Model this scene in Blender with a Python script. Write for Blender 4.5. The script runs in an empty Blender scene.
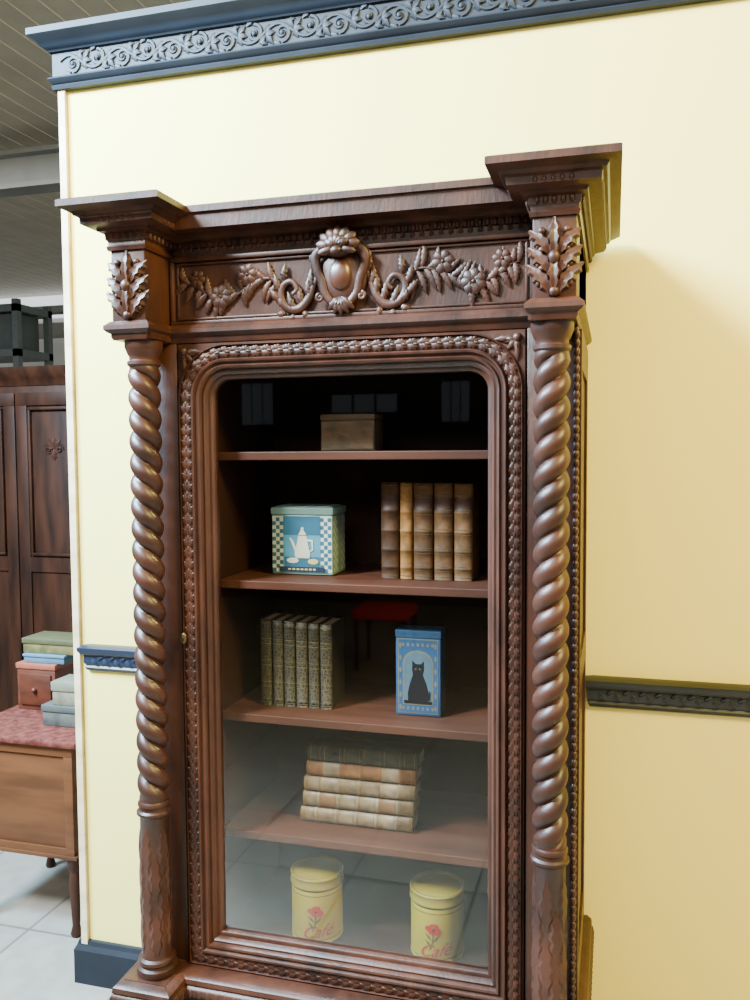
import bpy, bmesh, math, random
from mathutils import Vector, Matrix
random.seed(7)
S=bpy.context.scene; COL=S.collection
pi=math.pi
# ---------------------------------------------------------------- materials
def mat(name,c1,c2=None,scale=8,stretch=(1,1,1),rough=.5,metal=0,bump=0,coat=0,detail=5,lo=.35,hi=.65,bscale=None,spec=.5,dist=0):
    m=bpy.data.materials.new(name); m.use_nodes=True
    N=m.node_tree.nodes; L=m.node_tree.links; b=N['Principled BSDF']
    b.inputs['Roughness'].default_value=rough; b.inputs['Metallic'].default_value=metal
    b.inputs['Coat Weight'].default_value=coat; b.inputs['Coat Roughness'].default_value=.3
    b.inputs['Specular IOR Level'].default_value=spec
    c2=c2 or tuple(x*.85 for x in c1)
    tc=N.new('ShaderNodeTexCoord'); mp=N.new('ShaderNodeMapping'); mp.inputs['Scale'].default_value=stretch
    L.new(tc.outputs['Object'],mp.inputs['Vector'])
    n=N.new('ShaderNodeTexNoise'); n.inputs['Scale'].default_value=scale; n.inputs['Detail'].default_value=detail
    n.inputs['Distortion'].default_value=dist
    L.new(mp.outputs[0],n.inputs['Vector'])
    r=N.new('ShaderNodeValToRGB'); r.color_ramp.elements[0].position=lo; r.color_ramp.elements[1].position=hi
    r.color_ramp.elements[0].color=(*c1,1); r.color_ramp.elements[1].color=(*c2,1)
    L.new(n.outputs['Fac'],r.inputs[0]); L.new(r.outputs[0],b.inputs['Base Color'])
    if bump:
        bn=N.new('ShaderNodeTexNoise'); bn.inputs['Scale'].default_value=bscale or scale*3
        L.new(mp.outputs[0],bn.inputs['Vector'])
        bp=N.new('ShaderNodeBump'); bp.inputs['Strength'].default_value=bump; bp.inputs['Distance'].default_value=.002
        L.new(bn.outputs['Fac'],bp.inputs['Height']); L.new(bp.outputs[0],b.inputs['Normal'])
    return m
WOOD=mat('carved_walnut',(.021,.0062,.0031),(.055,.0175,.0090),7,(2.5,2.5,.8),.45,bump=.35,bscale=60,coat=.04,detail=8,spec=.35)
WOODV=mat('walnut_turned',(.023,.007,.0037),(.052,.0165,.009),9,(1,1,1),.42,bump=.3,bscale=50,coat=.05,spec=.35)
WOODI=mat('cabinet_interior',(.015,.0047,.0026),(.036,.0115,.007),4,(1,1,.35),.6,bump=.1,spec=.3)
SHELF=mat('shelf_wood',(.048,.0155,.008),(.078,.026,.014),5,(.5,4,4),.55,bump=.1,spec=.3)
SHIELD=mat('polished_red_wood',(.060,.018,.009),(.085,.027,.014),8,rough=.36,coat=.1)
NAVY=mat('navy_paint',(.007,.009,.014),(.012,.015,.022),6,rough=.6,bump=.2,bscale=30,spec=.28)
WALLM=mat('cream_paint',(.885,.725,.190),(.905,.745,.210),1.5,rough=.6,bump=.05,bscale=60,spec=.2)
EDGE=mat('edge_bead_paint',(.55,.40,.22),(.78,.64,.40),5,(1,1,3),.5)
CEIL=mat('ceiling_metal',(.46,.43,.36),(.52,.49,.41),3,rough=.7,spec=.2)
BEAM=mat('painted_steel',(.19,.20,.21),(.25,.26,.27),2,rough=.5)
FARW=mat('plaster',(.62,.63,.62),(.7,.7,.69),1,rough=.8)
BACKW=mat('dark_wall',(.04,.04,.04),(.07,.07,.07),1,rough=.8)
OLDW=mat('dark_oak',(.014,.0042,.0017),(.045,.014,.006),5,(3,3,.5),.55,coat=.0,spec=.25)
MIDW=mat('oak_mid',(.060,.020,.006),(.11,.038,.012),5,(.6,3,4),.5,coat=.05,spec=.3)
GOLD=mat('gold_tooling',(.11,.065,.022),(.17,.11,.04),60,rough=.6,metal=.1)
PAGES=mat('paper_pages',(.30,.22,.13),(.4,.31,.2),60,(1,1,1),.8)
BRASS=mat('old_brass',(.10,.06,.025),(.15,.09,.04),20,rough=.4,metal=.7)
def simple(n,c,rough=.5,metal=0,c2=None,scale=20): return mat(n,c,c2,scale,rough=rough,metal=metal)
def glass():
    m=bpy.data.materials.new('window_glass'); m.use_nodes=True; N=m.node_tree.nodes; L=m.node_tree.links
    N.remove(N['Principled BSDF']); o=N['Material Output']
    t=N.new('ShaderNodeBsdfTransparent'); t.inputs[0].default_value=(.90,.91,.91,1)
    g=N.new('ShaderNodeBsdfGlossy'); g.inputs['Roughness'].default_value=.02; g.inputs[0].default_value=(.85,.93,1,1)
    f=N.new('ShaderNodeFresnel'); f.inputs[0].default_value=1.5
    mu=N.new('ShaderNodeMath'); mu.operation='MULTIPLY'; mu.inputs[1].default_value=1.3
    mx=N.new('ShaderNodeMixShader'); L.new(f.outputs[0],mu.inputs[0]); L.new(mu.outputs[0],mx.inputs[0])
    L.new(t.outputs[0],mx.inputs[1]); L.new(g.outputs[0],mx.inputs[2]); L.new(mx.outputs[0],o.inputs[0]); return m
GLASS=glass()
def tilemat():
    m=bpy.data.materials.new('floor_tiles'); m.use_nodes=True; N=m.node_tree.nodes; L=m.node_tree.links; b=N['Principled BSDF']
    tc=N.new('ShaderNodeTexCoord'); br=N.new('ShaderNodeTexBrick'); br.offset=0
    br.inputs['Color1'].default_value=(.31,.285,.24,1); br.inputs['Color2'].default_value=(.27,.25,.212,1)
    br.inputs['Mortar'].default_value=(.15,.14,.12,1); br.inputs['Scale'].default_value=1
    br.inputs['Brick Width'].default_value=.5; br.inputs['Row Height'].default_value=.5; br.inputs['Mortar Size'].default_value=.006
    n=N.new('ShaderNodeTexNoise'); n.inputs['Scale'].default_value=14; n.inputs['Detail'].default_value=9
    mx=N.new('ShaderNodeMix'); mx.data_type='RGBA'; mx.blend_type='MULTIPLY'; mx.inputs[0].default_value=.4
    L.new(tc.outputs['Object'],br.inputs['Vector']); L.new(tc.outputs['Object'],n.inputs['Vector'])
    r=N.new('ShaderNodeValToRGB'); r.color_ramp.elements[0].position=.35; r.color_ramp.elements[0].color=(.6,.6,.6,1); r.color_ramp.elements[1].position=.65
    L.new(n.outputs['Fac'],r.inputs[0]); L.new(br.outputs['Color'],mx.inputs[6]); L.new(r.outputs[0],mx.inputs[7])
    L.new(mx.outputs[2],b.inputs['Base Color']); b.inputs['Roughness'].default_value=.5; return m
TILE=tilemat()
def emis(name,c,s,bc=None):
    m=bpy.data.materials.new(name); m.use_nodes=True; b=m.node_tree.nodes['Principled BSDF']; bc=bc or c
    b.inputs['Base Color'].default_value=(*bc,1); b.inputs['Emission Color'].default_value=(*c,1); b.inputs['Emission Strength'].default_value=s; return m
# ---------------------------------------------------------------- mesh helpers
WLOC={}
def finish(bm,name,mats,parent=None,label=None,category=None,group=None,kind=None,smooth=False,origin=None):
    if not isinstance(mats,(list,tuple)): mats=[mats]
    if parent is not None: o=WLOC[parent.name]
    elif origin is not None: o=Vector(origin)
    else:
        xs=[v.co for v in bm.verts]
        o=Vector(((min(v.x for v in xs)+max(v.x for v in xs))/2,(min(v.y for v in xs)+max(v.y for v in xs))/2,min(v.z for v in xs)))
    bmesh.ops.recalc_face_normals(bm,faces=bm.faces)
    bmesh.ops.translate(bm,verts=bm.verts,vec=-o)
    me=bpy.data.meshes.new(name); bm.to_mesh(me); bm.free()
    for m in mats: me.materials.append(m)
    if smooth:
        for p in me.polygons: p.use_smooth=True
        if smooth!='all':
            try: me.set_sharp_from_angle(angle=math.radians(38))
            except Exception: pass
    ob=bpy.data.objects.new(name,me); COL.objects.link(ob)
    if parent is not None: ob.parent=parent; WLOC[ob.name]=o.copy()
    else: ob.location=o; WLOC[ob.name]=o.copy()
    tag(ob,label,category,group,kind); return ob
def tag(ob,label=None,category=None,group=None,kind=None):
    if label: ob['label']=label
    if category: ob['category']=category
    if group: ob['group']=group
    if kind: ob['kind']=kind
def empty(name,loc,label,category,group=None):
    e=bpy.data.objects.new(name,None); e.empty_display_size=.1; e.location=loc; COL.objects.link(e); WLOC[e.name]=Vector(loc); tag(e,label,category,group); return e
def box(bm,x0,x1,y0,y1,z0,z1,mi=0,bev=0):
    v=[bm.verts.new(p) for p in [(x0,y0,z0),(x1,y0,z0),(x1,y1,z0),(x0,y1,z0),(x0,y0,z1),(x1,y0,z1),(x1,y1,z1),(x0,y1,z1)]]
    fs=[bm.faces.new([v[i] for i in f]) for f in [(0,3,2,1),(4,5,6,7),(0,1,5,4),(1,2,6,5),(2,3,7,6),(3,0,4,7)]]
    for f in fs: f.material_index=mi
    if bev:
        es=list({e for f in fs for e in f.edges})
        r=bmesh.ops.bevel(bm,geom=es,offset=bev,segments=2,affect='EDGES',profile=.5)
        for f in r['faces']: f.material_index=mi
def blob(bm,c,s,ry=0,mi=0,u=10,v=6,M=None):
    T=Matrix.Translation(c)@(M if M is not None else Matrix.Rotation(ry,4,'Y'))@Matrix.Diagonal((*s,1))
    rows=[]
    top=bm.verts.new(T@Vector((0,0,1))); bot=bm.verts.new(T@Vector((0,0,-1)))
    for j in range(1,v):
        a=pi*j/v; rows.append([bm.verts.new(T@Vector((math.sin(a)*math.cos(2*pi*k/u),math.sin(a)*math.sin(2*pi*k/u),math.cos(a)))) for k in range(u)])
    def F(vs):
        f=bm.faces.new(vs); f.material_index=mi; f.smooth=True
    for k in range(u):
        n=(k+1)%u; F((top,rows[0][k],rows[0][n])); F((bot,rows[-1][n],rows[-1][k]))
        for a,b in zip(rows,rows[1:]): F((a[k],b[k],b[n],a[n]))
def loft(bm,rings,closed=True,caps=True,mi=0):
    R=[[bm.verts.new(p) for p in r] for r in rings]; n=len(R[0])
    for a,b in zip(R,R[1:]):
        for i in range(n if closed else n-1):
            j=(i+1)%n
            f=bm.faces.new((a[i],a[j],b[j],b[i])); f.material_index=mi
    if caps and closed:
        f=bm.faces.new(R[0]); f.material_index=mi; f=bm.faces.new(R[-1]); f.material_index=mi
def tube(bm,pts,radii,seg=7,flat=1.0,mi=0):
    rings=[]; n=len(pts)
    for i,p in enumerate(pts):
        a=Vector(pts[max(i-1,0)]); b=Vector(pts[min(i+1,n-1)]); d=(b-a).normalized()
        n1=Vector((d.z,0,-d.x)); 
        if n1.length<1e-4: n1=Vector((1,0,0))
        n1.normalize(); n2=d.cross(n1)
        r=radii[i] if hasattr(radii,'__len__') else radii
        rings.append([Vector(p)+n1*(r*math.cos(k*2*pi/seg))+n2*(r*flat*math.sin(k*2*pi/seg)) for k in range(seg)])
    loft(bm,rings,mi=mi)
def smoothpts(pts,n=5):
    out=[]
    for i in range(len(pts)-1):
        p0=Vector(pts[max(i-1,0)]);p1=Vector(pts[i]);p2=Vector(pts[i+1]);p3=Vector(pts[min(i+2,len(pts)-1)])
        for k in range(n):
            t=k/n; out.append(.5*((2*p1)+(p2-p0)*t+(2*p0-5*p1+4*p2-p3)*t*t+(3*p1-p0-3*p2+p3)*t**3))
    out.append(Vector(pts[-1])); return out
def stube(bm,pts,radii,seg=8,n=4,flat=1.0):
    P=smoothpts(pts,n); R_=[]
    for i in range(len(P)):
        t=i/n; a=int(min(t,len(radii)-1)); b=min(a+1,len(radii)-1); R_.append(radii[a]+(radii[b]-radii[a])*(t-a))
    tube(bm,P,R_,seg,flat)
def lathe(bm,cx,cy,prof,seg=32,mi=0):
    loft(bm,[[(cx+r*math.cos(k*2*pi/seg),cy+r*math.sin(k*2*pi/seg),z) for k in range(seg)] for r,z in prof],mi=mi)
def moulding(bm,path,prof,mi=0):
    rings=[]; n=len(path); nor=[]
    for a,b in zip(path,path[1:]):
        dx,dy=b[0]-a[0],b[1]-a[1]; l=math.hypot(dx,dy); nor.append((dy/l,-dx/l))
    for i,p in enumerate(path):
        if i==0: m=nor[0]
        elif i==n-1: m=nor[-1]
        else:
            a,b=nor[i-1],nor[i]; k=1+a[0]*b[0]+a[1]*b[1]; m=((a[0]+b[0])/k,(a[1]+b[1])/k)
        rings.append([(p[0]+m[0]*o,p[1]+m[1]*o,z) for o,z in prof])
    loft(bm,rings,closed=True,caps=True,mi=mi)
def leaf(bm,x,z,y,ang,L,W,H,mi=0,n=9,curl=0.0,lobes=3,fn=None):
    c,s=math.cos(ang),math.sin(ang); rows=[]
    for i in range(n+1):
        t=i/n; w=W*math.sin(pi*min(1,t*.93+.05))**.7*(1+.22*math.cos(t*lobes*2*pi))
        l=L*t; cu=curl*t*t*L
        row=[]
        for u in (-1,-.55,0,.55,1):
            h=H*math.sin(pi*(t*.85+.1))*(1-u*u) 
            if u==0: h*=.55
            px=l; pz=u*w+cu
            p=(x+px*c-pz*s,y-h,z+px*s+pz*c)
            if fn: p=fn(px*c-pz*s,h,px*s+pz*c)
            row.append(bm.verts.new(p))
        rows.append(row)
    for a,b in zip(rows,rows[1:]):
        for k in range(4):
            f=bm.faces.new((a[k],a[k+1],b[k+1],b[k])); f.smooth=True; f.material_index=mi
def spiral(cx,cz,r0,a0,turns,y,shrink=.2,n=26,dirn=1):
    pts=[]
    for i in range(n):
        t=i/(n-1); r=r0*(1-t*(1-shrink)); a=a0+dirn*turns*2*pi*t
        pts.append((cx+r*math.cos(a),y,cz+r*math.sin(a)))
    return pts
def flower(bm,x,z,y,r,np=5,a0=0.3):
    for k in range(np):
        a=a0+k*2*pi/np; leaf(bm,x+r*.05*math.cos(a),z+r*.05*math.sin(a),y,a,r,r*.50,r*.22,n=7,lobes=1)
    blob(bm,(x,y-r*.10,z),(r*.17,r*.12,r*.17),u=8,v=5)
def frame_strips(bm,x0,x1,z0,z1,y,w,d,mi=0):
    box(bm,x0,x1,y-d,y,z1-w,z1,mi,.002); box(bm,x0,x1,y-d,y,z0,z0+w,mi,.002)
    box(bm,x0,x0+w,y-d,y,z0+w,z1-w,mi,.002); box(bm,x1-w,x1,y-d,y,z0+w,z1-w,mi,.002)
# ---------------------------------------------------------------- setting
WX=-1.618
def structure(name,x0,x1,y0,y1,z0,z1,m):
    bm=bmesh.new(); box(bm,x0,x1,y0,y1,z0,z1); return finish(bm,name,m,kind='structure')
structure('floor',-14,5,-8.2,14.2,-.1,0,TILE)
structure('wall_partition',WX,3.2,2.30,2.42,0,2.95,WALLM)
structure('trim_1',WX-.014,WX+.008,2.287,2.43,0,2.80,EDGE)
structure('wall_far',-14,5,14,14.2,0,4.8,FARW)
structure('wall_back',-14,5,-8.2,-8,0,4.8,BACKW)
bm=bmesh.new()
x=-14.0; pts=[]
while x<5:
    pts+= [(x,4.712),(x+.19,4.712),(x+.194,4.707),(x+.205,4.707),(x+.209,4.712)]; x+=.21
ra=[bm.verts.new((a,-8.2,b)) for a,b in pts]; rb=[bm.verts.new((a,14.2,b)) for a,b in pts]
for i in range(len(pts)-1): bm.faces.new((ra[i],ra[i+1],rb[i+1],rb[i]))
finish(bm,'ceiling',CEIL,kind='structure')
bm=bmesh.new(); box(bm,-14,5,6.9,7.05,4.2,4.23); box(bm,-14,5,6.96,6.99,4.2,4.5); box(bm,-14,5,6.86,7.09,4.48,4.52); box(bm,-14,5,6.86,7.09,4.17,4.20)
finish(bm,'trim_2',BEAM,kind='structure')
bm=bmesh.new(); box(bm,-12.5,-3,13.9,13.99,4.25,4.65); w=finish(bm,'window_1',emis('daylight_pane',(.9,.95,1),1.2),kind='structure')
def frieze():
    bm=bmesh.new()
    X0,X1=WX-.008,3.2
    path=[(X0,2.43),(X0,2.298),(X1,2.298)]
    moulding(bm,path,[(0,2.795),(.018,2.797),(.022,2.806),(.016,2.812),(.022,2.816),(.030,2.826),(.026,2.832),(.018,2.836),
        (.018,2.902),(.026,2.905),(.030,2.912),(.042,2.918),(.050,2.930),(.066,2.940),(.070,2.944),(.070,2.962),(0,2.962)])
    y=2.298-.019; zc=2.869; U=.084; k=0; x=X0+.05
    wave=[]; m=int((X1-X0)/.012)
    for i in range(m):
        xx=X0+.01+i*.012; wave.append((xx,y,zc+.022*math.sin((xx-X0)/U*pi)))
    tube(bm,wave,.0055,6,.7)
    while x<X1-.05:
        up=1 if k%2==0 else -1
        cz=zc-up*.004
        tube(bm,spiral(x+.005,cz,.025,-up*pi*.5,1.35,y,.15,20,up),[.006]*10+[.005]*10,6,.7)
        blob(bm,(x+.005,y-.002,cz),(.008,.005,.008),u=8,v=5)
        for a,l in ((.9,.035),(2.3,.03),(-.2,.028),(-1.2,.03)):
            leaf(bm,x+.040,cz+up*.008,y,up*a,l,.010,.007,lobes=2,n=6)
        leaf(bm,x-.02,cz-up*.022,y,-up*.6,.03,.009,.007,lobes=2,n=6)
        leaf(bm,x+.02,cz+up*.026,y,up*.3,.026,.008,.007,lobes=2,n=6)
        x+=U; k+=1
    finish(bm,'trim_3',NAVY,kind='structure',smooth=True)
frieze()
def dado(name,x0,x1,m):
    bm=bmesh.new()
    path=[(x0,2.32),(x0,2.30),(x1,2.30)]
    moulding(bm,path,[(0,1.018),(.010,1.02),(.016,1.03),(.012,1.036),(.018,1.045),(.018,1.068),(.026,1.074),(.032,1.085),(.032,1.094),(.020,1.100),(0,1.102)])
    x=x0+.012; i=0
    while x<x1-.01:
        leaf(bm,x,1.057,2.30-.0175,(.6 if i%2 else -.6),.024,.007,.008,n=5,lobes=1); x+=.02; i+=1
    return finish(bm,name,m,kind='structure',smooth=True)
dado('trim_4',-1.575,-1.12,mat('navy_paint_lit',(.008,.015,.036),(.012,.022,.050),6,rough=.38)); dado('trim_5',-.045,3.2,mat('navy_paint_shaded',(.008,.010,.013),(.014,.016,.020),6,rough=.4))  # same navy rail: left coloured as lit, right coloured as shaded
def base(name,x0,x1):
    bm=bmesh.new(); moulding(bm,[(x0,2.34),(x0,2.30),(x1,2.30)],[(0,0),(.022,0),(.022,.11),(.014,.125),(.010,.138),(0,.14)])
    return finish(bm,name,NAVY,kind='structure')
base('baseboard_1',WX-.015,-1.15); base('baseboard_2',.03,3.2)
# ---------------------------------------------------------------- display cabinet
XC=-.58
cab=empty('display_cabinet',(XC,2.0,0),'tall carved dark walnut display cabinet with twisted columns and glazed door','cabinet')
def R(x): return XC+x
ZT=1.953
YB=2.262
HB=.508; BI=.424
bm=bmesh.new()
for s in (-1,1):
    a,b=sorted((R(s*.4045),R(s*HB)))
    box(bm,a,b,1.80,1.835,.46,ZT,0,.002)
    a,b=sorted((R(s*.49),R(s*HB))); box(bm,a,b,1.835,YB,.46,2.17)
    for (y0,y1,z0,z1) in ((1.83,1.87,.46,1.95),(2.20,YB,.46,1.95),(1.87,2.20,1.87,1.95),(1.87,2.20,.46,.56),(1.87,2.20,1.17,1.24)):
        a,b=sorted((R(s*HB),R(s*(HB+.006)))); box(bm,a,b,y0,y1,z0,z1)
box(bm,R(-HB),R(HB),1.835,YB,1.96,1.985)
box(bm,R(-HB),R(HB),1.83,YB,1.985,2.20)
finish(bm,'body',WOOD,cab,smooth=True)
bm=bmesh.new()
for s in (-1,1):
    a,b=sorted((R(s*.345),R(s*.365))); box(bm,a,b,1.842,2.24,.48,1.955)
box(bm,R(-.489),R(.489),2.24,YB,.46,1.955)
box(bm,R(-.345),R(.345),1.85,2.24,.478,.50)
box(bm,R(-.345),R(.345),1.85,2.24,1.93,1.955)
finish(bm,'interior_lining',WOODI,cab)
for zz in (1.70,1.39,1.063,.771):
    bm=bmesh.new(); box(bm,R(-.344),R(.344),1.875,2.238,zz-.020,zz,0,.002); finish(bm,'shelf',SHELF,cab)
# cornice
PATH=[(R(-HB),YB),(R(-HB),1.70),(R(-BI),1.70),(R(-BI),1.825),(R(BI),1.825),(R(BI),1.70),(R(HB),1.70),(R(HB),YB)]
bm=bmesh.new()
moulding(bm,PATH,[(-.02,2.150),(.005,2.150),(.007,2.158),(.004,2.162),(.004,2.170),(.008,2.174),(.009,2.186),(.020,2.190),(.022,2.196),(.040,2.199),(.046,2.202),(.047,2.214),(.050,2.217),(.056,2.219),(.060,2.226),(.070,2.229),(.076,2.232),(.082,2.234),(.082,2.2475),(.077,2.2505),(-.02,2.2505)])
box(bm,R(-.5),R(.5),1.75,YB,2.20,2.249)
for a,b in zip(PATH,PATH[1:]):
    dx,dy=b[0]-a[0],b[1]-a[1]; l=math.hypot(dx,dy); nx,ny=dy/l,-dx/l; n=int(l/.016)
    for i in range(n):
        t=(i+.5)/n
        tx,ty=(abs(dx)/l,abs(dy)/l)
        blob(bm,(a[0]+dx*t+nx*.009,a[1]+dy*t+ny*.009,2.180),(.006,.006,.0085),0,u=6,v=5)
        blob(bm,(a[0]+dx*t+nx*.046,a[1]+dy*t+ny*.046,2.2085),(.0055*tx+.004*ty,.0055*ty+.004*tx,.0055),0,u=6,v=5)
# carved leaf strip under the centre cornice
x=R(-BI)+.02; i=0
while x<R(BI)-.02:
    leaf(bm,x,2.158,1.818,(pi/2-.5 if i%2 else pi/2+.5),.020,.0065,.008,n=6,lobes=1); x+=.0105; i+=1
finish(bm,'cornice',WOOD,cab,smooth=True)
bm=bmesh.new()
P2=[(R(-HB),YB),(R(-HB),1.70),(R(-BI),1.70),(R(-BI),1.80),(R(BI),1.80),(R(BI),1.70),(R(HB),1.70),(R(HB),YB)]
moulding(bm,P2,[(-.05,1.953),(.000,1.953),(.003,1.960),(.003,1.966),(.010,1.970),(.015,1.975),(.015,1.984),(.010,1.988),(.004,1.994),(-.05,1.994)])
for s in (-1,1):
    a,b=sorted((R(s*.415),R(s*HB))); box(bm,a,b,1.705,1.84,1.955,1.99)
finish(bm,'architrave',WOOD,cab,smooth=True)
for s in (-1,1):
    bm=bmesh.new(); a,b=sorted((R(s*BI),R(s*HB)))
    box(bm,a,b,1.70,1.84,1.985,2.20,0,.002)
    cx=(a+b)/2
    for j,zz in enumerate((2.000,2.036,2.072)):
        for q in (-1,1):
            leaf(bm,cx+q*.006,zz,1.699,pi/2-q*.34,.072-.004*j,.0165,.020,n=16,lobes=4,curl=-q*.35)
            blob(bm,(cx+q*.024,1.697,zz+.050),(.008,.008,.008)); blob(bm,(cx+q*.030,1.697,zz+.022),(.006,.007,.007))
    leaf(bm,cx,2.002,1.696,pi/2,.08,.013,.020,n=14,lobes=4); leaf(bm,cx,2.066,1.696,pi/2,.082,.013,.020,n=14,lobes=4)
    blob(bm,(cx,1.690,2.070),(.012,.011,.014)); blob(bm,(cx,1.694,2.006),(.010,.009,.010))
    finish(bm,'corner_block',WOOD,cab,smooth=True)
bm=bmesh.new()
box(bm,R(-BI),R(BI),1.815,1.84,1.985,2.17)
frame_strips(bm,R(-.420),R(.420),1.994,2.150,1.815,.010,.012)
frame_strips(bm,R(-.405),R(.405),2.006,2.138,1.815,.006,.006)
finish(bm,'frieze_panel',WOOD,cab,smooth=True)
# carving
bm=bmesh.new(); y=1.813
blob(bm,(R(0),y-.004,2.084),(.060,.016,.062),u=20,v=12)
for q in (-1,1):
    stube(bm,[(R(q*.008),y-.024,2.146),(R(q*.036),y-.024,2.145),(R(q*.056),y-.020,2.128),(R(q*.053),y-.018,2.098),(R(q*.042),y-.016,2.072),(R(q*.036),y-.015,2.046),(R(q*.018),y-.015,2.024),(R(q*.002),y-.014,2.010)],[.006,.010,.012,.011,.010,.010,.009,.005],8,4,.5)
    for (dx,dz,rr) in ((.060,2.124,.010),(.048,2.038,.009)):
        tube(bm,spiral(R(q*dx),dz,rr,pi/2,1.3,y-.018,.2,18,-q),[.0045-.00012*i for i in range(18)],7,.6)
    stube(bm,[(R(q*.052),y-.005,2.098),(R(q*.066),y-.006,2.070),(R(q*.080),y-.007,2.038),(R(q*.102),y-.007,2.018),(R(q*.128),y-.007,2.022),(R(q*.144),y-.007,2.046),(R(q*.138),y-.007,2.072),(R(q*.118),y-.008,2.080),(R(q*.105),y-.009,2.062),(R(q*.117),y-.010,2.050)],[.006,.008,.010,.011,.010,.009,.008,.007,.006,.004],8,4,.5)
    for (lx,lz,an,ll) in ((.058,2.092,1.2,.042),(.066,2.060,1.15,.044),(.074,2.036,1.2,.050),(.088,2.022,1.0,.050),(.108,2.014,.85,.046),(.128,2.020,.6,.042),(.144,2.040,.5,.038),(.144,2.060,.9,.040),(.134,2.080,1.3,.040),(.092,2.012,-2.4,.02),(.116,2.008,-1.6,.018),(.136,2.016,-.9,.022)):
        a=an if q>0 else pi-an
        leaf(bm,R(q*lx),lz,y-.006,a,ll,.0090,.009,lobes=4,n=13,curl=.3*q)
    vine=[(R(q*(.140+.250*i/24)),y-.003,2.070+.022*math.sin(i/24*2.4*pi+.3)) for i in range(25)]
    tube(bm,vine,[.0040-.0001*i for i in range(25)],6,.8)
    for i in range(30):
        t=i/29; lx=.152+.232*t; zz=2.070+.022*math.sin(t*2.4*pi+.3); up=1 if i%2 else -1
        an=(.25+1.0*random.random())*up
        if q<0: an=pi-an
        leaf(bm,R(q*lx),zz,y-.002,an,(.046-.014*t)+.012*random.random(),.0088,.0075,curl=.35*up*q,lobes=5,n=15)
    flower(bm,R(q*.226),2.102,y-.006,.024,6,.2); flower(bm,R(q*.292),2.056,y-.007,.026,7,.5); flower(bm,R(q*.352),2.100,y-.006,.020,6,.9)
for k in range(7):
    a=pi/2+(k-3)*.46
    leaf(bm,R(0)+.010*math.cos(a),2.142+.006*math.sin(a),y-.034,a,.040,.0140,.013,lobes=1)
for k in range(5):
    a=pi/2+(k-2)*.5
    leaf(bm,R(0)+.002*math.cos(a),2.140,y-.044,a,.028,.0105,.012,lobes=1)
blob(bm,(R(0),y-.026,2.142),(.037,.018,.020)); blob(bm,(R(0),y-.046,2.132),(.014,.010,.010))
for q in (-1,1):
    leaf(bm,R(q*.006),2.138,y-.042,(0 if q>0 else pi)-q*.25,.038,.009,.012,lobes=1)
for k in range(5):
    leaf(bm,R(0),2.038,y-.014,-pi/2+(k-2)*.42,.040,.010,.013,lobes=3)
finish(bm,'frieze_carving',WOOD,cab,smooth='all')
bm=bmesh.new(); blob(bm,(R(0),1.799,2.086),(.027,.018,.035),u=20,v=14); 
finish(bm,'shield_boss',SHIELD,cab,smooth='all',label='polished reddish oval boss in the crest')
def column(s):
    cx,cy=R(s*.459),1.748
    bm=bmesh.new()
    lathe(bm,cx,cy,[(.046,.468),(.048,.474),(.047,.484),(.040,.488),(.040,.492),(.044,.497),(.043,.504),(.036,.508),(.033,.52),(.033,.845),(.036,.849),(.040,.853),(.040,.859),(.035,.863),(.034,.870),(.037,.873),(.037,.879),(.034,.884)])
    for k in range(5):
        a0=k*2*pi/5+.2
        for zz,tall,off in ((.512,.115,0),(.580,.115,.5),(.648,.115,0),(.716,.11,.5)):
            aa=a0+off*2*pi/5
            def fn(dx,h,dz,a0=aa,zz=zz):
                r=.0318+h; a=a0+dx/.034; return (cx+r*math.cos(a),cy+r*math.sin(a),zz+dz)
            leaf(bm,0,0,0,pi/2,tall,.0165,.0080,n=24,lobes=4,fn=fn)
    z0,z1=.884,1.898; lead=.100; nz=440; ns=44; rings=[]
    for i in range(nz+1):
        z=z0+(z1-z0)*i/nz; e=max(0,min(1,(z-z0)/.02,(z1-z)/.02)); rr=[]
        for k in range(ns):
            th=k*2*pi/ns; ph=(th-s*2*pi*(z-z0)/lead)
            c=abs(math.cos(ph))**.62
            r=.0225+.0145*c; r=.033*(1-e)+r*e
            rr.append((cx+r*math.cos(th),cy+r*math.sin(th),z))
        rings.append(rr)
    loft(bm,rings)
    lathe(bm,cx,cy,[(.034,1.896),(.038,1.900),(.038,1.907),(.033,1.910),(.033,1.918),(.036,1.922),(.041,1.934),(.043,1.940),(.043,1.953)])
    finish(bm,'column',WOODV,cab,smooth=True)
column(-1); column(1)
for s in (-1,1):
    bm=bmesh.new(); z=.50
    while z<1.94:
        blob(bm,(R(s*(HB-.003)),1.797,z),(.007,.008,.0105),u=6,v=5); z+=.0175
    finish(bm,'bead_strip',WOOD,cab,smooth='all')
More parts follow.
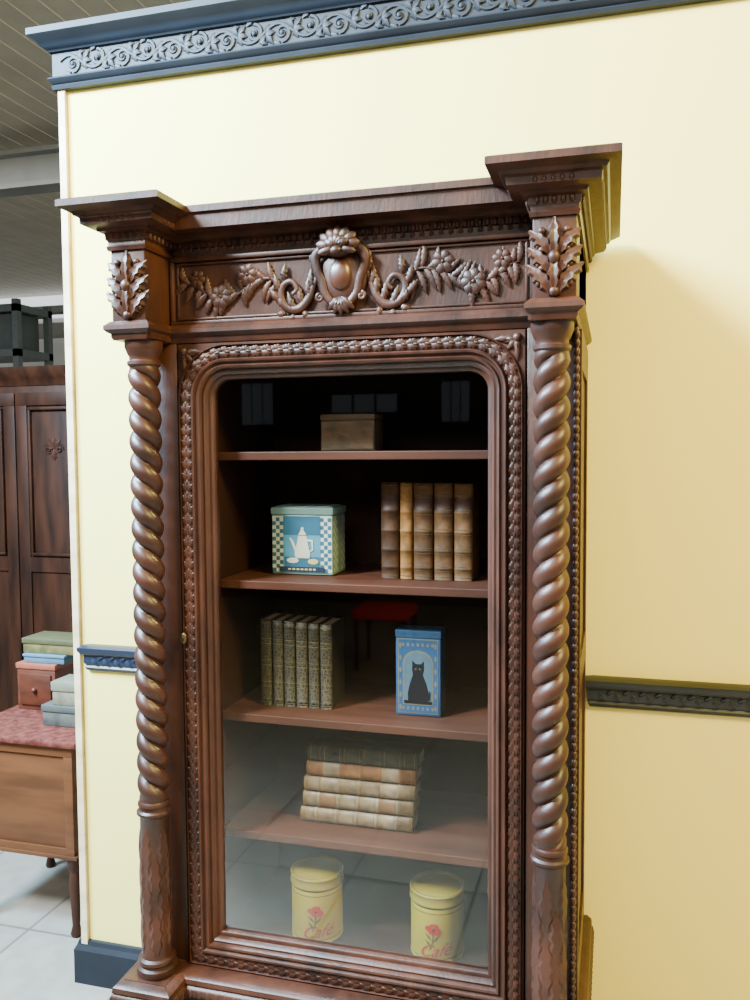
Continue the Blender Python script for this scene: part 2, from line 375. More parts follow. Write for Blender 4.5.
# door
door=empty('door',(R(0),1.84,.462),None,None); door.parent=cab; door.location=Vector((R(0),1.84,.462))-WLOC[cab.name]
DX,DZ0,DZ1,RC=.403,.462,1.952,.125
def ring(s,y,square=False,k=12):
    x0,x1,z0,z1=R(-DX)+s,R(DX)-s,DZ0+s,DZ1-s; r=0 if square else RC-s; p=[]
    for i in range(k+1):
        a=pi-i/k*pi/2; p.append((x0+r+r*math.cos(a),y,z1-r+r*math.sin(a)))
    for i in range(k+1):
        a=pi/2-i/k*pi/2; p.append((x1-r+r*math.cos(a),y,z1-r+r*math.sin(a)))
    p+=[(x1,y,z0),(x0,y,z0)]
    return p
bm=bmesh.new()
rings=[ring(.083,1.838),ring(0.001,1.838,True),ring(0.001,1.802,True),ring(.003,1.800,True)]
for s,y in [(.004,1.800),(.006,1.791),(.008,1.789),(.009,1.792),(.010,1.796),(.018,1.793),(.024,1.792),(.030,1.793),(.037,1.796),(.038,1.789),(.041,1.785),(.045,1.786),(.048,1.792),(.051,1.793),(.055,1.788),(.059,1.790),(.062,1.800),(.067,1.799),(.071,1.803),(.073,1.812),(.078,1.813),(.082,1.817),(.083,1.838)]:
    rings.append(ring(s,y))
loft(bm,rings,caps=False)
bmesh.ops.remove_doubles(bm,verts=bm.verts,dist=1e-5)
finish(bm,'door_frame',WOOD,door,smooth=True)
bm=bmesh.new()
def along(s,step):
    P=[Vector((p[0],0,p[2])) for p in ring(s,0,k=16)]; P.append(P[0]); out=[]; acc=0; nxt=0
    for a,b in zip(P,P[1:]):
        l=(b-a).length
        while nxt<=acc+l and l>0:
            out.append((a+(b-a)*((nxt-acc)/l),(b-a).normalized())); nxt+=step
        acc+=l
    return out
for i,(p,d) in enumerate(along(.0235,.0260)):
    a=math.atan2(d.z,d.x); nx,nz=-d.z,d.x
    for e in (-1,1):
        leaf(bm,p.x-d.x*.014+nx*e*.001,p.z-d.z*.014+nz*e*.001,1.7935,a+e*.42,.030,.0078,.0050,n=12,lobes=2,curl=-e*.30)
        leaf(bm,p.x+nx*e*.004,p.z+nz*e*.004,1.7935,a+e*.95,.012,.0046,.0042,n=6,lobes=1)
    leaf(bm,p.x,p.z,1.793,a,.020,.0046,.0055,n=6,lobes=1)
for q in (-1,1):
    cx,cz=R(q*.385),1.934
    for k in range(3):
        an=(-pi/2+ (k-1)*.6 - q*.7)
        leaf(bm,cx,cz,1.799,an,.032,.008,.010,n=6,lobes=2)
    leaf(bm,cx,cz,1.799,(pi if q>0 else 0)+.05*q,.05,.007,.009,n=6); leaf(bm,cx,cz,1.799,-pi/2,.05,.007,.009,n=6)
    blob(bm,(cx,1.797,cz),(.010,.009,.010))
finish(bm,'carved_border',WOOD,door,smooth='all')
bm=bmesh.new(); P=ring(.080,1.827); vs=[]
for p in P:
    if not vs or (Vector(p)-vs[-1].co).length>1e-6: vs.append(bm.verts.new(p))
bm.faces.new(vs); finish(bm,'glass_pane',GLASS,door)
bm=bmesh.new(); blob(bm,(R(-.3935),1.786,1.262),(.008,.004,.014)); blob(bm,(R(-.3935),1.7825,1.264),(.0028,.0022,.0028),mi=1); box(bm,R(-.3947),R(-.3923),1.7805,1.784,1.254,1.262,1); finish(bm,'keyhole_plate',[BRASS,simple('keyhole_black',(.004,.004,.004))],door,smooth=True)
# base
P3=[(R(-.515),YB),(R(-.515),1.690),(R(-.405),1.690),(R(-.405),1.765),(R(.405),1.765),(R(.405),1.690),(R(.515),1.690),(R(.515),YB)]
bm=bmesh.new()
moulding(bm,P3,[(-.06,.36),(.0,.36),(.004,.385),(.010,.40),(.020,.412),(.024,.430),(.022,.436),(.016,.440),(.020,.446),(.018,.456),(.008,.464),(-.06,.467)])
box(bm,R(-.5),R(.5),1.76,YB,.36,.46)
for s in (-1,1):
    a,b=sorted((R(s*.41),R(s*.515))); box(bm,a,b,1.695,1.84,.36,.466)
for a,b in zip(P3,P3[1:]):
    dx,dy=b[0]-a[0],b[1]-a[1]; l=math.hypot(dx,dy); nx,ny=dy/l,-dx/l; n=int(l/.022)
    for i in range(n):
        t=(i+.5)/n
        blob(bm,(a[0]+dx*t+nx*.017,a[1]+dy*t+ny*.017,.424),(.0095,.0095,.014),0,u=8,v=6)
finish(bm,'base_moulding',WOOD,cab,smooth=True)
bm=bmesh.new(); box(bm,R(-.515),R(.515),1.72,YB,.10,.362,0,.003); moulding(bm,[(R(-.515),YB),(R(-.515),1.72),(R(.515),1.72),(R(.515),YB)],[(-.02,0),(.03,0),(.03,.08),(.02,.1),(.008,.115),(-.02,.118)])
finish(bm,'plinth',WOOD,cab,smooth=True)
bm=bmesh.new(); box(bm,R(-.38),R(.38),1.705,1.73,.14,.34,0,.003); frame_strips(bm,R(-.37),R(.37),.15,.33,1.705,.015,.006); d=finish(bm,'drawer',WOOD,cab,smooth=True)
for q in (-1,1):
    bm=bmesh.new(); blob(bm,(R(q*.2),1.683,.24),(.016,.014,.016)); blob(bm,(R(q*.2),1.698,.24),(.008,.012,.008)); finish(bm,'knob',WOODV,d,smooth='all')
# ---------------------------------------------------------------- books
def leather(n,c,c2=None):
    return mat(n,c,c2 or tuple(x*.38 for x in c),34,(1,1,1),.62,bump=.3,bscale=120,detail=8,spec=.25)
def filigree(n,c,g,sc=150):
    m=bpy.data.materials.new(n); m.use_nodes=True; N=m.node_tree.nodes; L=m.node_tree.links; b=N['Principled BSDF']
    tc=N.new('ShaderNodeTexCoord'); v=N.new('ShaderNodeTexVoronoi'); v.feature='DISTANCE_TO_EDGE'; v.inputs['Scale'].default_value=sc
    r=N.new('ShaderNodeValToRGB'); r.color_ramp.elements[0].position=.03; r.color_ramp.elements[0].color=(*g,1); r.color_ramp.elements[1].position=.15; r.color_ramp.elements[1].color=(*c,1)
    L.new(tc.outputs['Object'],v.inputs['Vector']); L.new(v.outputs['Distance'],r.inputs[0]); L.new(r.outputs[0],b.inputs['Base Color']); b.inputs['Roughness'].default_value=.6; b.inputs['Specular IOR Level'].default_value=.3; return m
def make_book(w,h,d,mats,bands,labels=(),r_band=.0016,tool=()):
    bm=bmesh.new(); t=.003; mb=3 if len(mats)>3 else 0
    box(bm,0,t,.004,d,0,h,mb,.0008); box(bm,w-t,w,.004,d,0,h,mb,.0008)
    def arc(off):
        p=[]
        for i in range(9):
            a=pi-i/8*pi; p.append((w/2+(w/2+off*.4)*math.cos(a),.005-(.005+w*.12+off)*math.sin(a)))
        return p
    seq=[(0,.0)]
    for b in sorted(bands):
        z=b*h; seq+=[(z-.004,0),(z-.0022,r_band),(z+.0022,r_band),(z+.004,0)]
    seq.append((h,0))
    V=[[bm.verts.new((px,py,z)) for px,py in arc(o)] for z,o in seq]
    for j,(a,b) in enumerate(zip(V,V[1:])):
        zm=(seq[j][0]+seq[j+1][0])/2/h; mi=0
        for l0,l1 in labels:
            if l0<zm<l1 and seq[j][1]==0 and seq[j+1][1]==0 : mi=2
        for i in range(8):
            f=bm.faces.new((a[i],a[i+1],b[i+1],b[i])); f.material_index=mi; f.smooth=True
    bm.faces.new(V[0]); bm.faces.new(V[-1])
    for z in [.02*h+.004,h*.98-.004]+[q*h+e for q in tool for e in (-.006,.006)]:
        pr=[[(px,py-.0006,z+o) for px,py in arc(.0004)] for o in (-.0006,.0006)]
        A=[[bm.verts.new(p) for p in r] for r in pr]
        for i in range(8):
            f=bm.faces.new((A[0][i],A[0][i+1],A[1][i+1],A[1][i])); f.material_index=1
    me=bpy.data.meshes.new('book'); bm.to_mesh(me); bm.free()
    for m in mats: me.materials.append(m)
    bm=bmesh.new(); box(bm,t,w-t,.006,d-.005,.003,h-.003)
    mp=bpy.data.meshes.new('pages'); bm.to_mesh(mp); bm.free(); mp.materials.append(PAGES)
    return me,mp
def put_book(me,mp,loc,rot,label,group):
    o=bpy.data.objects.new('book',me); o.location=loc; o.rotation_euler=rot; COL.objects.link(o); tag(o,label,'book',group)
    p=bpy.data.objects.new('pages',mp); p.parent=o; COL.objects.link(p); return o
brn=[leather('leather_brown',(.075,.034,.015)),leather('leather_tan',(.32,.155,.046)),leather('leather_russet',(.125,.060,.024)),leather('leather_olive_brown',(.15,.073,.029)),leather('leather_chestnut',(.18,.09,.036))]
LAB=simple('dark_label',(.045,.016,.009)); LABT=simple('tan_label',(.19,.095,.038))
x=-.543
for i,(w,hh,lab) in enumerate([(.044,.234,'dark brown leather bound book with raised spine bands'),(.030,.232,'thin tan leather bound book with faded spine'),(.047,.232,'brown leather bound book with gilt spine bands'),(.045,.231,'olive brown leather bound book with gilt spine bands'),(.044,.230,'chestnut brown leather book at the end of the row')]):
    me,mp=make_book(w,hh,.105,[brn[i],GOLD,LAB if i!=1 else LABT],[.12,.30,.50,.70,.88],[(.72,.87)] if i in (0,2,3,4) else [],tool=[.12,.3,.5,.7,.88] if i>1 else [])
    put_book(me,mp,(x,1.982,1.391),(0,0,0),lab,'leather books on the second shelf'); x+=w+.0035
gm=[filigree('green_cloth_gilt_a',(.014,.0138,.0095),(.070,.058,.034),120),filigree('green_cloth_gilt_b',(.020,.0185,.013),(.085,.07,.042),120),]
GC=simple('grey_green_cloth',(.022,.020,.015)); DG=simple('dull_gilt',(.16,.125,.065))
x=-.853
for i in range(6):
    w=(.030,.028,.029,.030,.028,.030)[i]; hh=.217-.0012*i
    me,mp=make_book(w,hh,.105,[gm[i%2],DG,LAB,GC],[.06,.94],tool=(.25,.5,.75))
    put_book(me,mp,(x,1.956,1.064),(0,0,0),'dark grey-green cloth book with ornate gilt spine','green books on the third shelf'); x+=w+.0028
pale=simple('pale_vellum',(.27,.195,.11),c2=(.12,.08,.042),scale=34)
BB=leather('marbled_board',(.085,.052,.028))
st=[(leather('olive_gilt_leather',(.050,.046,.020)),GOLD,LABT,.040,.284,.004,'dark olive green gilt book on top of the stack'),
    (leather('leather_orange',(.25,.11,.038),c2=(.11,.046,.017)),GOLD,pale,.039,.280,.000,'orange brown leather book lying in the stack'),
    (leather('leather_umber',(.11,.068,.035),c2=(.22,.155,.085)),GOLD,pale,.038,.284,-.006,'brown book with cream spine label in the stack'),
    (pale,LABT,LABT,.040,.284,-.010,'pale vellum book with brown bands in the stack'),
    (pale,LABT,LABT,.038,.288,-.016,'pale vellum book at the bottom of the stack')]
z=.773
for k,(m0,m1,m2,w,hh,dx,lab) in enumerate(reversed(st)):
    me,mp=make_book(w-.002,hh,.080,[m0,m1,m2,BB if k<4 else leather('olive_board',(.034,.031,.014))],[.14,.32,.50,.68,.86],[(.70,.85),(.15,.31)] if k in (1,2,3) else [],tool=[.14,.32,.5,.68,.86] if k in (0,1,4) else [.5])
    put_book(me,mp,(-.734+dx,1.960+.003*(k%2),z+w-.002),(0,pi/2,0),lab,'books stacked on the fourth shelf'); z+=w+.0005
# ---------------------------------------------------------------- tins and boxes
def poly(bm,pts,y,mi,th=.0005):
    a=[bm.verts.new((p[0],y,p[1])) for p in pts]; b=[bm.verts.new((p[0],y-th,p[1])) for p in pts]
    f=bm.faces.new(b); f.material_index=mi; n=len(pts)
    for i in range(n):
        f=bm.faces.new((a[i],a[(i+1)%n],b[(i+1)%n],b[i])); f.material_index=mi
def rect(x0,x1,z0,z1): return [(x0,z0),(x1,z0),(x1,z1),(x0,z1)]
def oval(cx,cz,rx,rz,n=20): return [(cx+rx*math.cos(2*pi*k/n),cz+rz*math.sin(2*pi*k/n)) for k in range(n)]
WHT=simple('enamel_white',(.62,.66,.57),.35); BLU=simple('enamel_blue',(.04,.14,.23),.35); TEAL=simple('pale_teal',(.22,.36,.33),.35); NAV=simple('ink_navy',(.02,.04,.07),.4); CRM=simple('cream_ink',(.62,.52,.25),.4)
SKYB=simple('sky_blue_ink',(.09,.29,.43),.35)
x0,x1,yf,z0=-.831,-.669,1.990,1.3915; W=x1-x0; H=.172
bm=bmesh.new(); box(bm,x0,x1,yf,yf+.105,z0,z0+.150,0,.004); tin=finish(bm,'biscuit_tin',TEAL,label='pale blue and white checked tin picturing a coffee pot',category='tin',smooth=True)
bm=bmesh.new(); box(bm,x0-.002,x1+.002,yf-.002,yf+.107,z0+.1505,z0+H-.003,0,.003); box(bm,x0+.008,x1-.008,yf+.008,yf+.097,z0+H-.004,z0+H,0,.001); 
finish(bm,'lid',[TEAL,WHT],tin,smooth=True)
bm=bmesh.new(); c=.0098
a,b=x0+.002,x1-.002; y=yf-.0002
poly(bm,rect(a,b,z0+.006,z0+.147),y,1)
nx=int((b-a)/c); nz=int(.141/c)
for i in range(nx):
    for j in range(nz):
        if (i+j)%2==0 and (i<3 or i>=nx-3): poly(bm,rect(a+i*c+.0003,a+(i+1)*c,z0+.006+j*c,z0+.006+(j+1)*c),y-.0005,0)
cx=(x0+x1)/2
poly(bm,rect(cx-.049,cx+.049,z0+.006,z0+.147),yf-.0012,3)
poly(bm,rect(cx-.049,cx+.049,z0+.100,z0+.147),yf-.0016,0)
poly(bm,rect(cx-.047,cx+.047,z0+.016,z0+.045),yf-.0018,0)
poly(bm,rect(cx-.060,cx+.060,z0+.008,z0+.020),yf-.0026,4)
for i in range(7): poly(bm,rect(cx-.036+i*.011,cx-.029+i*.011,z0+.012,z0+.016),yf-.0032,5)
poly(bm,[(cx-.016,z0+.042),(cx+.020,z0+.042),(cx+.023,z0+.052),(cx+.015,z0+.085),(cx+.013,z0+.098),(cx-.009,z0+.098),(cx-.011,z0+.085),(cx-.019,z0+.052)],yf-.003,1)
poly(bm,[(cx-.018,z0+.058),(cx-.014,z0+.066),(cx-.022,z0+.085),(cx-.030,z0+.094),(cx-.033,z0+.092),(cx-.026,z0+.078)],yf-.003,1)
poly(bm,[(cx-.009,z0+.100),(cx+.013,z0+.100),(cx+.006,z0+.112),(cx-.002,z0+.112)],yf-.003,1); poly(bm,oval(cx+.002,z0+.116,.004,.004,10),yf-.003,1)
poly(bm,[(cx+.014,z0+.090),(cx+.030,z0+.088),(cx+.031,z0+.062),(cx+.019,z0+.056),(cx+.019,z0+.060),(cx+.027,z0+.064),(cx+.026,z0+.083),(cx+.015,z0+.085)],yf-.0031,1)
poly(bm,oval(cx-.024,z0+.036,.016,.007),yf-.0032,1); poly(bm,oval(cx+.030,z0+.034,.014,.007),yf-.0032,5)
for i in range(9):
    for j in range(14):
        if (i+j)%2==0 and (i<3 or i>5):
            ya=yf+.008+i*c; zz=z0+.008+j*c
            v=[bm.verts.new(p) for p in [(x1+.0004,ya,zz),(x1+.0004,ya+c,zz),(x1+.0004,ya+c,zz+c),(x1+.0004,ya,zz+c)]]
            f=bm.faces.new(v); f.material_index=1
finish(bm,'printed_picture',[BLU,WHT,NAV,SKYB,NAV,CRM],tin)
TB=simple('tin_blue',(.024,.085,.185),.4,c2=(.020,.070,.155)); TP=simple('panel_grey_blue',(.075,.13,.165),.4); INK=simple('black_ink',(.006,.007,.010),.4); GB=simple('ochre_line',(.16,.15,.10),.4)
x0,x1,yf,z0=-.502,-.392,1.960,1.0645
bm=bmesh.new(); box(bm,x0,x1,yf,yf+.060,z0,z0+.188,0,.003); tin=finish(bm,'tea_tin',TB,label='tall blue tin printed with a black cat silhouette',category='tin',smooth=True)
bm=bmesh.new(); box(bm,x0-.0015,x1+.0015,yf-.0015,yf+.0615,z0+.1885,z0+.207,0,.003); finish(bm,'lid',TB,tin,smooth=True)
cx=(x0+x1)/2; bm=bmesh.new(); y=yf-.0002
poly(bm,rect(x0+.006,x1-.006,z0+.006,z0+.186),y,3); poly(bm,rect(x0+.008,x1-.008,z0+.008,z0+.184),y-.0004,4)
arch=[(cx-.034,z0+.03),(cx+.034,z0+.03),(cx+.034,z0+.125)]+[(cx+.034*math.cos(a),z0+.125+.030*math.sin(a)) for a in [pi*k/12 for k in range(1,12)]]+[(cx-.034,z0+.125)]
poly(bm,[(cx+(p[0]-cx)*1.10,z0+.09+(p[1]-z0-.09)*1.06) for p in arch],y-.0008,3); poly(bm,arch,y-.0012,1)
body=[(cx-.024,z0+.036),(cx+.024,z0+.036),(cx+.027,z0+.052),(cx+.021,z0+.078),(cx+.012,z0+.100),(cx+.015,z0+.112),(cx+.015,z0+.134),(cx+.007,z0+.126),(cx-.005,z0+.126),(cx-.013,z0+.134),(cx-.014,z0+.112),(cx-.012,z0+.100),(cx-.019,z0+.080),(cx-.025,z0+.055)]
poly(bm,body,y-.0017,2)
poly(bm,[(cx+.018,z0+.036),(cx+.030,z0+.040),(cx+.031,z0+.060),(cx+.028,z0+.062),(cx+.026,z0+.046),(cx+.018,z0+.044)],y-.0018,2)
poly(bm,rect(cx-.034,cx+.034,z0+.030,z0+.037),y-.0019,2)
for q in (-1,1):
    poly(bm,oval(cx+q*.005,z0+.114,.0016,.0022,8),y-.0022,3)
    for j in range(6): poly(bm,oval(cx+q*.043,z0+.02+j*.03,.0030,.007,8),y-.0008,3)
for i in range(7): poly(bm,oval(cx-.036+i*.012,z0+.172,.0035,.0045,8),y-.0008,3); poly(bm,oval(cx-.036+i*.012,z0+.018,.0035,.0045,8),y-.0008,3)
finish(bm,'printed_picture',[TB,TP,INK,GB,TB],tin)
x0,x1,yf,z0=-.696,-.558,1.985,1.701
PB=mat('faded_painted_scene',(.24,.15,.085),(.09,.075,.045),18,(1,1,2),.5,detail=8); PB2=mat('faded_lid',(.17,.11,.062),(.10,.07,.04),12,rough=.5)
bm=bmesh.new(); box(bm,x0,x1,yf,yf+.08,z0,z0+.074,0,.003); bx=finish(bm,'keepsake_box',PB2,label='small faded brown box with a painted landscape front',category='box',smooth=True)
bm=bmesh.new(); box(bm,x0-.001,x1+.001,yf-.001,yf+.081,z0+.0745,z0+.090,0,.003); finish(bm,'lid',PB2,bx,smooth=True)
bm=bmesh.new(); poly(bm,rect(x0+.004,x1-.004,z0+.004,z0+.071),yf-.0003,0); poly(bm,[(x0+.004,z0+.03),(x0+.04,z0+.045),(x0+.07,z0+.034),(x0+.11,z0+.05),(x1-.004,z0+.036),(x1-.004,z0+.006),(x0+.004,z0+.006)],yf-.0009,1)
finish(bm,'painted_front',[PB,mat('faded_hills',(.10,.08,.045),(.22,.14,.075),25,rough=.5)],bx)
YEL=mat('yellow_enamel',(.33,.25,.018),(.27,.20,.013),6,rough=.38,spec=.35); YLD=mat('yellow_lid',(.22,.17,.022),(.15,.115,.014),8,rough=.3,spec=.35); RED=simple('poppy_red',(.34,.010,.005),.5); GRN=simple('stem_green',(.06,.055,.010),.5)
def text_pts(s,size,shear=.35):
    cu=bpy.data.curves.new('t','FONT'); cu.body=s; cu.size=size; cu.shear=shear; cu.align_x='CENTER'; cu.resolution_u=4
    o=bpy.data.objects.new('t',cu); COL.objects.link(o); dg=bpy.context.evaluated_depsgraph_get()
    me=bpy.data.meshes.new_from_object(o.evaluated_get(dg)); V=[v.co.copy() for v in me.vertices]; F=[list(p.vertices) for p in me.polygons]
    bpy.data.objects.remove(o); return V,F
def canister(cx,cy,z0,word,label,turn):
    r=.064; bm=bmesh.new(); hb=.134
    lathe(bm,cx,cy,[(r-.002,z0),(r,z0+.002),(r,z0+.006),(r-.001,z0+.008),(r-.001,z0+.0105),(r-.001,z0+.0125),(r-.001,z0+.119),(r-.001,z0+.121),(r-.001,z0+hb-.004),(r-.004,z0+hb)],48)
    for f in bm.faces:
        zc=f.calc_center_median().z-z0
        if .0106<zc<.0124 or .1191<zc<.1209 or zc<.002 or zc>hb-.0035: f.material_index=1
    can=finish(bm,'canister',[YEL,GRN],label=label,category='canister',smooth=True,group='yellow canisters on the cabinet floor')
    bm=bmesh.new(); lathe(bm,cx,cy,[(r-.001,z0+hb+.0005),(r+.002,z0+hb+.002),(r+.002,z0+hb+.006),(r+.0005,z0+hb+.008),(r+.0005,z0+hb+.022),(r+.002,z0+hb+.025),(r,z0+hb+.028),(r-.005,z0+hb+.027),(r-.007,z0+hb+.025),(.03,z0+hb+.028),(.001,z0+hb+.029)],48); finish(bm,'lid',YLD,can,smooth=True)
    bm=bmesh.new()
    def wrap(px,pz,off=.0008):
        a=-pi/2+turn+px/r; rr=r-.001+off; return (cx+rr*math.cos(a),cy+rr*math.sin(a),z0+pz)
    def wp(pts,mi,off):
        f=bm.faces.new([bm.verts.new(wrap(p[0],p[1],off)) for p in pts]); f.material_index=mi
    for i in range(10):
        t=i/10; t2=(i+1)/10; fx=lambda t:.008*math.sin(t*2.2)-.010
        wp([(fx(t)-.0012,.034+t*.044),(fx(t)+.0012,.034+t*.044),(fx(t2)+.0012,.034+t2*.044),(fx(t2)-.0012,.034+t2*.044)],1,.001)
    for sx,a in ((-1,0),(1,.012),(-1,.016)):
        wp([(-.004,.040+a),(sx*.010-.004,.046+a),(sx*.018-.004,.058+a),(sx*.008-.004,.052+a)],1,.0012)
    for dx,dz,rx,rz in ((-.011,.086,.010,.007),(.008,.080,.009,.009),(.000,.092,.011,.006),(-.004,.077,.009,.005)):
        wp(oval(dx,dz,rx,rz,14),0,.0016+abs(dx)*.05+dz*.004)
    wp(oval(-.001,.084,.003,.003,8),2,.0035)
    V,F=text_pts(word,.042,.5)
    vs=[bm.verts.new(wrap(v.x,.019+v.y+v.x*.10,.0014)) for v in V]
    for f in F:
        try: bm.faces.new([vs[i] for i in f]).material_index=0
        except Exception: pass
    finish(bm,'printed_flower',[RED,GRN,INK],can)
canister(-.704,1.946,.5015,'Café','yellow enamel canister with red poppy and script lettering',.30)
canister(-.399,1.946,.5015,'Café','yellow enamel canister with red poppy beside its twin',.08)
# ---------------------------------------------------------------- side room furniture
sc=empty('side_cabinet',(-2.0,2.72,0),'brown wooden side cabinet with red top on turned legs','side cabinet')
bm=bmesh.new(); box(bm,-2.24,-1.79,2.49,2.94,.29,.685,0,.003); frame_strips(bm,-2.24,-1.79,.29,.685,2.49,.035,.008); box(bm,-2.25,-1.78,2.48,2.95,.285,.30,0,.003); finish(bm,'body',MIDW,sc,smooth=True)
bm=bmesh.new(); box(bm,-2.265,-1.765,2.465,2.965,.686,.708,0,.005); finish(bm,'cabinet_top',mat('red_leathercloth',(.070,.012,.008),(.15,.042,.030),38,rough=.7,bump=.3,spec=.2),sc,smooth=True,label='mottled dark red covered top')
for lx in (-2.22,-1.81):
    for ly in (2.51,2.92):
        bm=bmesh.new(); lathe(bm,lx,ly,[(.016,0),(.020,.01),(.013,.04),(.016,.10),(.021,.20),(.015,.235),(.024,.25),(.024,.286)],16); finish(bm,'leg',OLDW,sc,smooth=True)
def lidbox(name,x0,x1,y0,y1,z0,z1,m,ml,lab,lidh=.02):
    bm=bmesh.new(); box(bm,x0,x1,y0,y1,z0,z1-lidh,0,.003); o=finish(bm,name,m,label=lab,category='box',smooth=True)
    bm=bmesh.new(); box(bm,x0-.004,x1+.004,y0-.004,y1+.004,z1-lidh+.0005,z1,0,.003); finish(bm,'lid',ml,o,smooth=True); return o
ORW=mat('red_brown_wood',(.13,.030,.011),(.060,.015,.007),8,(1,1,3),.5); SAL=simple('salmon_paint',(.28,.075,.04),.5)
ch=lidbox('wooden_chest',-2.225,-2.055,2.76,2.92,.709,.890,ORW,SAL,'small red-brown wooden chest with salmon lid',.022)
bm=bmesh.new(); box(bm,-2.21,-2.07,2.752,2.759,.73,.85,0,.002); blob(bm,(-2.14,2.745,.79),(.010,.009,.010)); finish(bm,'drawer_front',mat('dark_red_wood',(.09,.02,.008),(.045,.011,.005),10,(1,1,3),.45),ch,smooth=True)
lidbox('storage_box',-2.20,-2.02,2.77,2.90,.891,.925,simple('sky_blue_card',(.06,.14,.20)),simple('blue_card_lid',(.085,.17,.24)),'flat light blue box under a green box',.012)
lidbox('storage_box',-2.21,-1.985,2.78,2.91,.926,.984,mat('olive_green_card',(.07,.066,.02),(.15,.12,.04),25),simple('olive_lid',(.07,.07,.028)),'olive green box stacked on a blue box',.022)
lidbox('storage_box',-2.00,-1.85,2.61,2.725,.709,.785,mat('slate_tin',(.035,.042,.04),(.09,.09,.075),20),simple('slate_lid',(.065,.075,.068)),'dark grey-green tin box on the red top',.025)
lidbox('storage_box',-1.960,-1.86,2.615,2.72,.786,.872,mat('sage_card',(.10,.10,.062),(.19,.175,.12),20),simple('sage_lid',(.17,.17,.12)),'pale sage box stacked on a grey tin',.035)
def wardrobe(x0,x1,y0,y1,h,lab,group=None):
    e=empty('wardrobe',((x0+x1)/2,(y0+y1)/2,0),lab,'wardrobe',group); yf=y0 if y0>0 else y1
    bm=bmesh.new(); box(bm,x0,x1,y0,y1,.1,h-.08,0,.004); box(bm,x0+.02,x1-.02,y0+.02,y1-.02,0,.1); finish(bm,'body',OLDW,e,smooth=True)
    bm=bmesh.new(); moulding(bm,[(x0,y1),(x0,y0),(x1,y0),(x1,y1)] if y0>0 else [(x1,y0),(x1,y1),(x0,y1),(x0,y0)],[(-.02,h-.1),(0.005,h-.1),(.02,h-.06),(.05,h-.03),(.055,h),(-.02,h)]); finish(bm,'cornice',OLDW,e,smooth=True)
    xm=(x0+x1)/2
    for a,b in ((x0+.03,xm-.004),(xm+.004,x1-.03)):
        bm=bmesh.new(); ya,yb=(yf-.022,yf-.001) if y0>0 else (yf+.001,yf+.022)
        box(bm,a,b,ya,yb,.14,h-.14,0,.002)
        if y0>0:
            frame_strips(bm,a,b,.14,h-.14,ya,.07,.012); box(bm,a+.07,b-.07,ya-.012,ya,1.05,1.13); frame_strips(bm,a+.08,b-.08,1.14,h-.22,ya,.015,.02)
            c0=(a+b)/2; zc=h-.42
            for k in range(5): leaf(bm,c0,zc-.02,ya,pi/2+(k-2)*.7,.06,.018,.012)
            for q in (-1,1): tube(bm,spiral(c0+q*.035,zc-.03,.025,0,1.3,ya-.003,.2,16,q),.005,6)
            leaf(bm,c0,zc-.03,ya,-pi/2,.06,.02,.012)
        finish(bm,'door',OLDW,e,smooth=True)
    return e
wardrobe(-3.66,-2.66,4.0,4.5,2.17,'dark carved oak wardrobe standing beyond the partition wall')
for a,h,l in ((-5.4,1.75,'dark wooden wardrobe across the room'),(-3.9,2.0,'tall dark wooden wardrobe across the room'),(-2.3,1.7,'dark wooden cupboard across the room'),(-.9,1.9,'dark wooden cupboard across the room')):
    wardrobe(a,a+1.2,-5.9,-5.4,h,l)
st_=empty('stool',(-1.72,-2.75,0),'red upholstered stool with dark wooden legs','stool')
bm=bmesh.new(); box(bm,-1.94,-1.50,-2.95,-2.55,.40,.48,0,.02); finish(bm,'seat',simple('red_velvet',(.65,.010,.008),.6),st_,smooth=True)
for lx in (-1.91,-1.53):
    for ly in (-2.92,-2.58):
        bm=bmesh.new(); lathe(bm,lx,ly,[(.014,0),(.018,.02),(.014,.2),(.022,.38),(.022,.402)],12); finish(bm,'leg',OLDW,st_,smooth=True)
for i,(xx,ww,za,zb) in enumerate(((-7.2,.8,2.2,2.55),(-5.3,.5,2.1,2.7),(-3.9,1.0,2.25,2.5),(-2.3,.4,2.1,2.65))):
    bm=bmesh.new(); n=3
    for k in range(n): box(bm,xx+k*ww/n,xx+(k+.88)*ww/n,-7.995,-7.97,za,zb)
    box(bm,xx-.02,xx+ww,-7.998,-7.985,za-.03,zb+.03,1)
    finish(bm,'window_%d'%(i+2),[emis('back_daylight_%d'%i,(.8,.85,.9),.22,(.10,.11,.12)),BACKW],kind='structure')
rk=empty('storage_rack',(-8.0,9.3,0),'dark blue steel storage rack with shelves','rack')
RM=simple('rack_steel',(.08,.10,.12),.5)
for px in (-8.8,-7.1):
    for py in (9.0,9.6):
        bm=bmesh.new(); box(bm,px-.04,px+.04,py-.04,py+.04,0,3.6); finish(bm,'post',RM,rk)
for zz in (.3,1.2,2.1,2.9,3.45):
    bm=bmesh.new(); box(bm,-8.84,-7.06,8.96,9.64,zz,zz+.09); finish(bm,'rack_shelf',RM,rk)
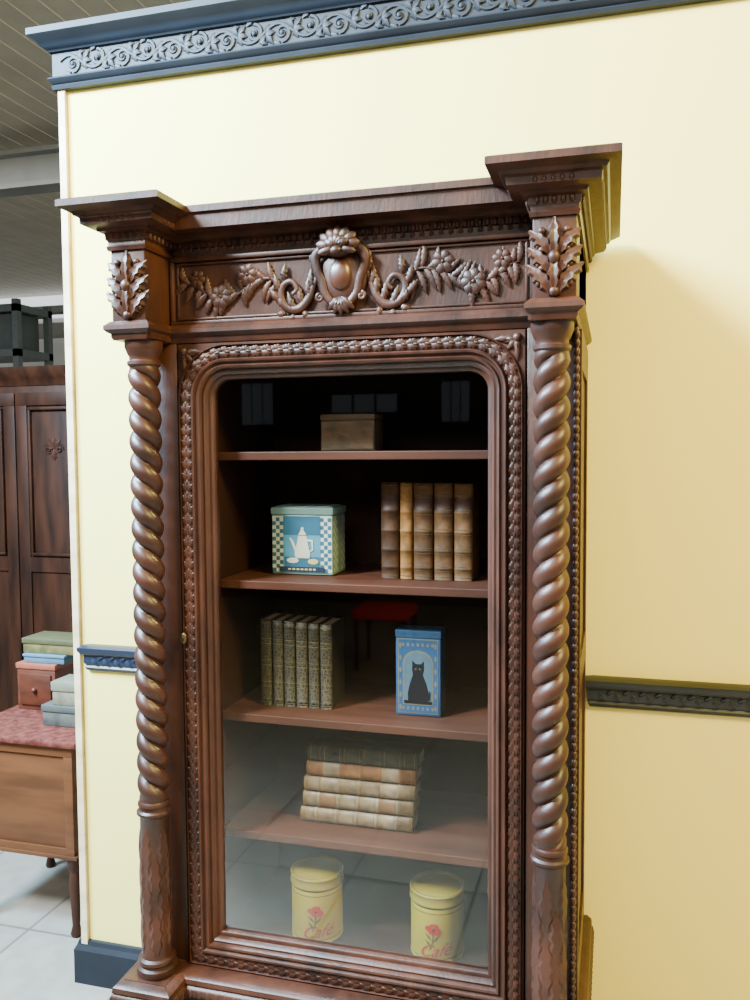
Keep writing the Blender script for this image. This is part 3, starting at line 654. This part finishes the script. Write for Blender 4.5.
bm=bmesh.new(); box(bm,-8.72,-7.16,9.05,9.5,2.995,3.44,0,.01); finish(bm,'crate',simple('crate_grey',(.06,.075,.09)),label='dark grey crate on the steel rack',category='crate',smooth=True)
bm=bmesh.new(); box(bm,-14,5,10.8,11.1,3.42,3.6); box(bm,-14,5,10.8,11.0,3.75,3.85); finish(bm,'trim_6',BEAM,kind='structure')
# ---------------------------------------------------------------- light
wd=bpy.data.worlds.new('World'); S.world=wd; wd.use_nodes=True; bg=wd.node_tree.nodes['Background']; bg.inputs[0].default_value=(.90,.95,1,1); bg.inputs[1].default_value=.9
def area(name,loc,target,size,e,c,sy=None,spread=None):
    l=bpy.data.lights.new(name,'AREA'); l.energy=e; l.size=size; l.color=c
    if sy: l.shape='RECTANGLE'; l.size_y=sy
    if spread: l.spread=math.radians(spread)
    o=bpy.data.objects.new(name,l); o.location=loc; o.rotation_euler=(Vector(target)-Vector(loc)).to_track_quat('-Z','Y').to_euler(); COL.objects.link(o)
area('skylight_lamp',(-2.6,-.4,4.3),(-1.1,2.2,1.6),.8,450,(.86,.96,1),spread=130)
area('wall_wash_fill',(-3.1,.9,3.8),(-.95,2.3,2.15),.8,560,(.42,.72,1),spread=120)  # unseen cool fill, added to whiten the left of the wall
area('cabinet_fill',(-.3,-2.2,3.6),(-.6,2.0,1.0),2.4,70,(1,.93,.80),1.2)  # unseen soft fill, added to brighten the cabinet front and interior
area('warm_lamp',(2.5,.1,4.3),(1.1,2.3,.9),1.2,520,(1,.82,.24))
area('hall_lamp',(-6,5,4.5),(-6,5,0),3,120,(.98,.98,.95))
# ---------------------------------------------------------------- camera
cd=bpy.data.cameras.new('camera'); cam=bpy.data.objects.new('camera',cd); COL.objects.link(cam)
cd.lens=30.6; cd.sensor_width=36; cd.clip_start=.05
M=Matrix.Rotation(math.radians(15.7),4,'Z')@Matrix.Rotation(math.radians(90-3.3),4,'X')@Matrix.Rotation(math.radians(-.40),4,'Z')
cam.matrix_world=Matrix.Translation((0,0,1.70))@M
S.camera=cam
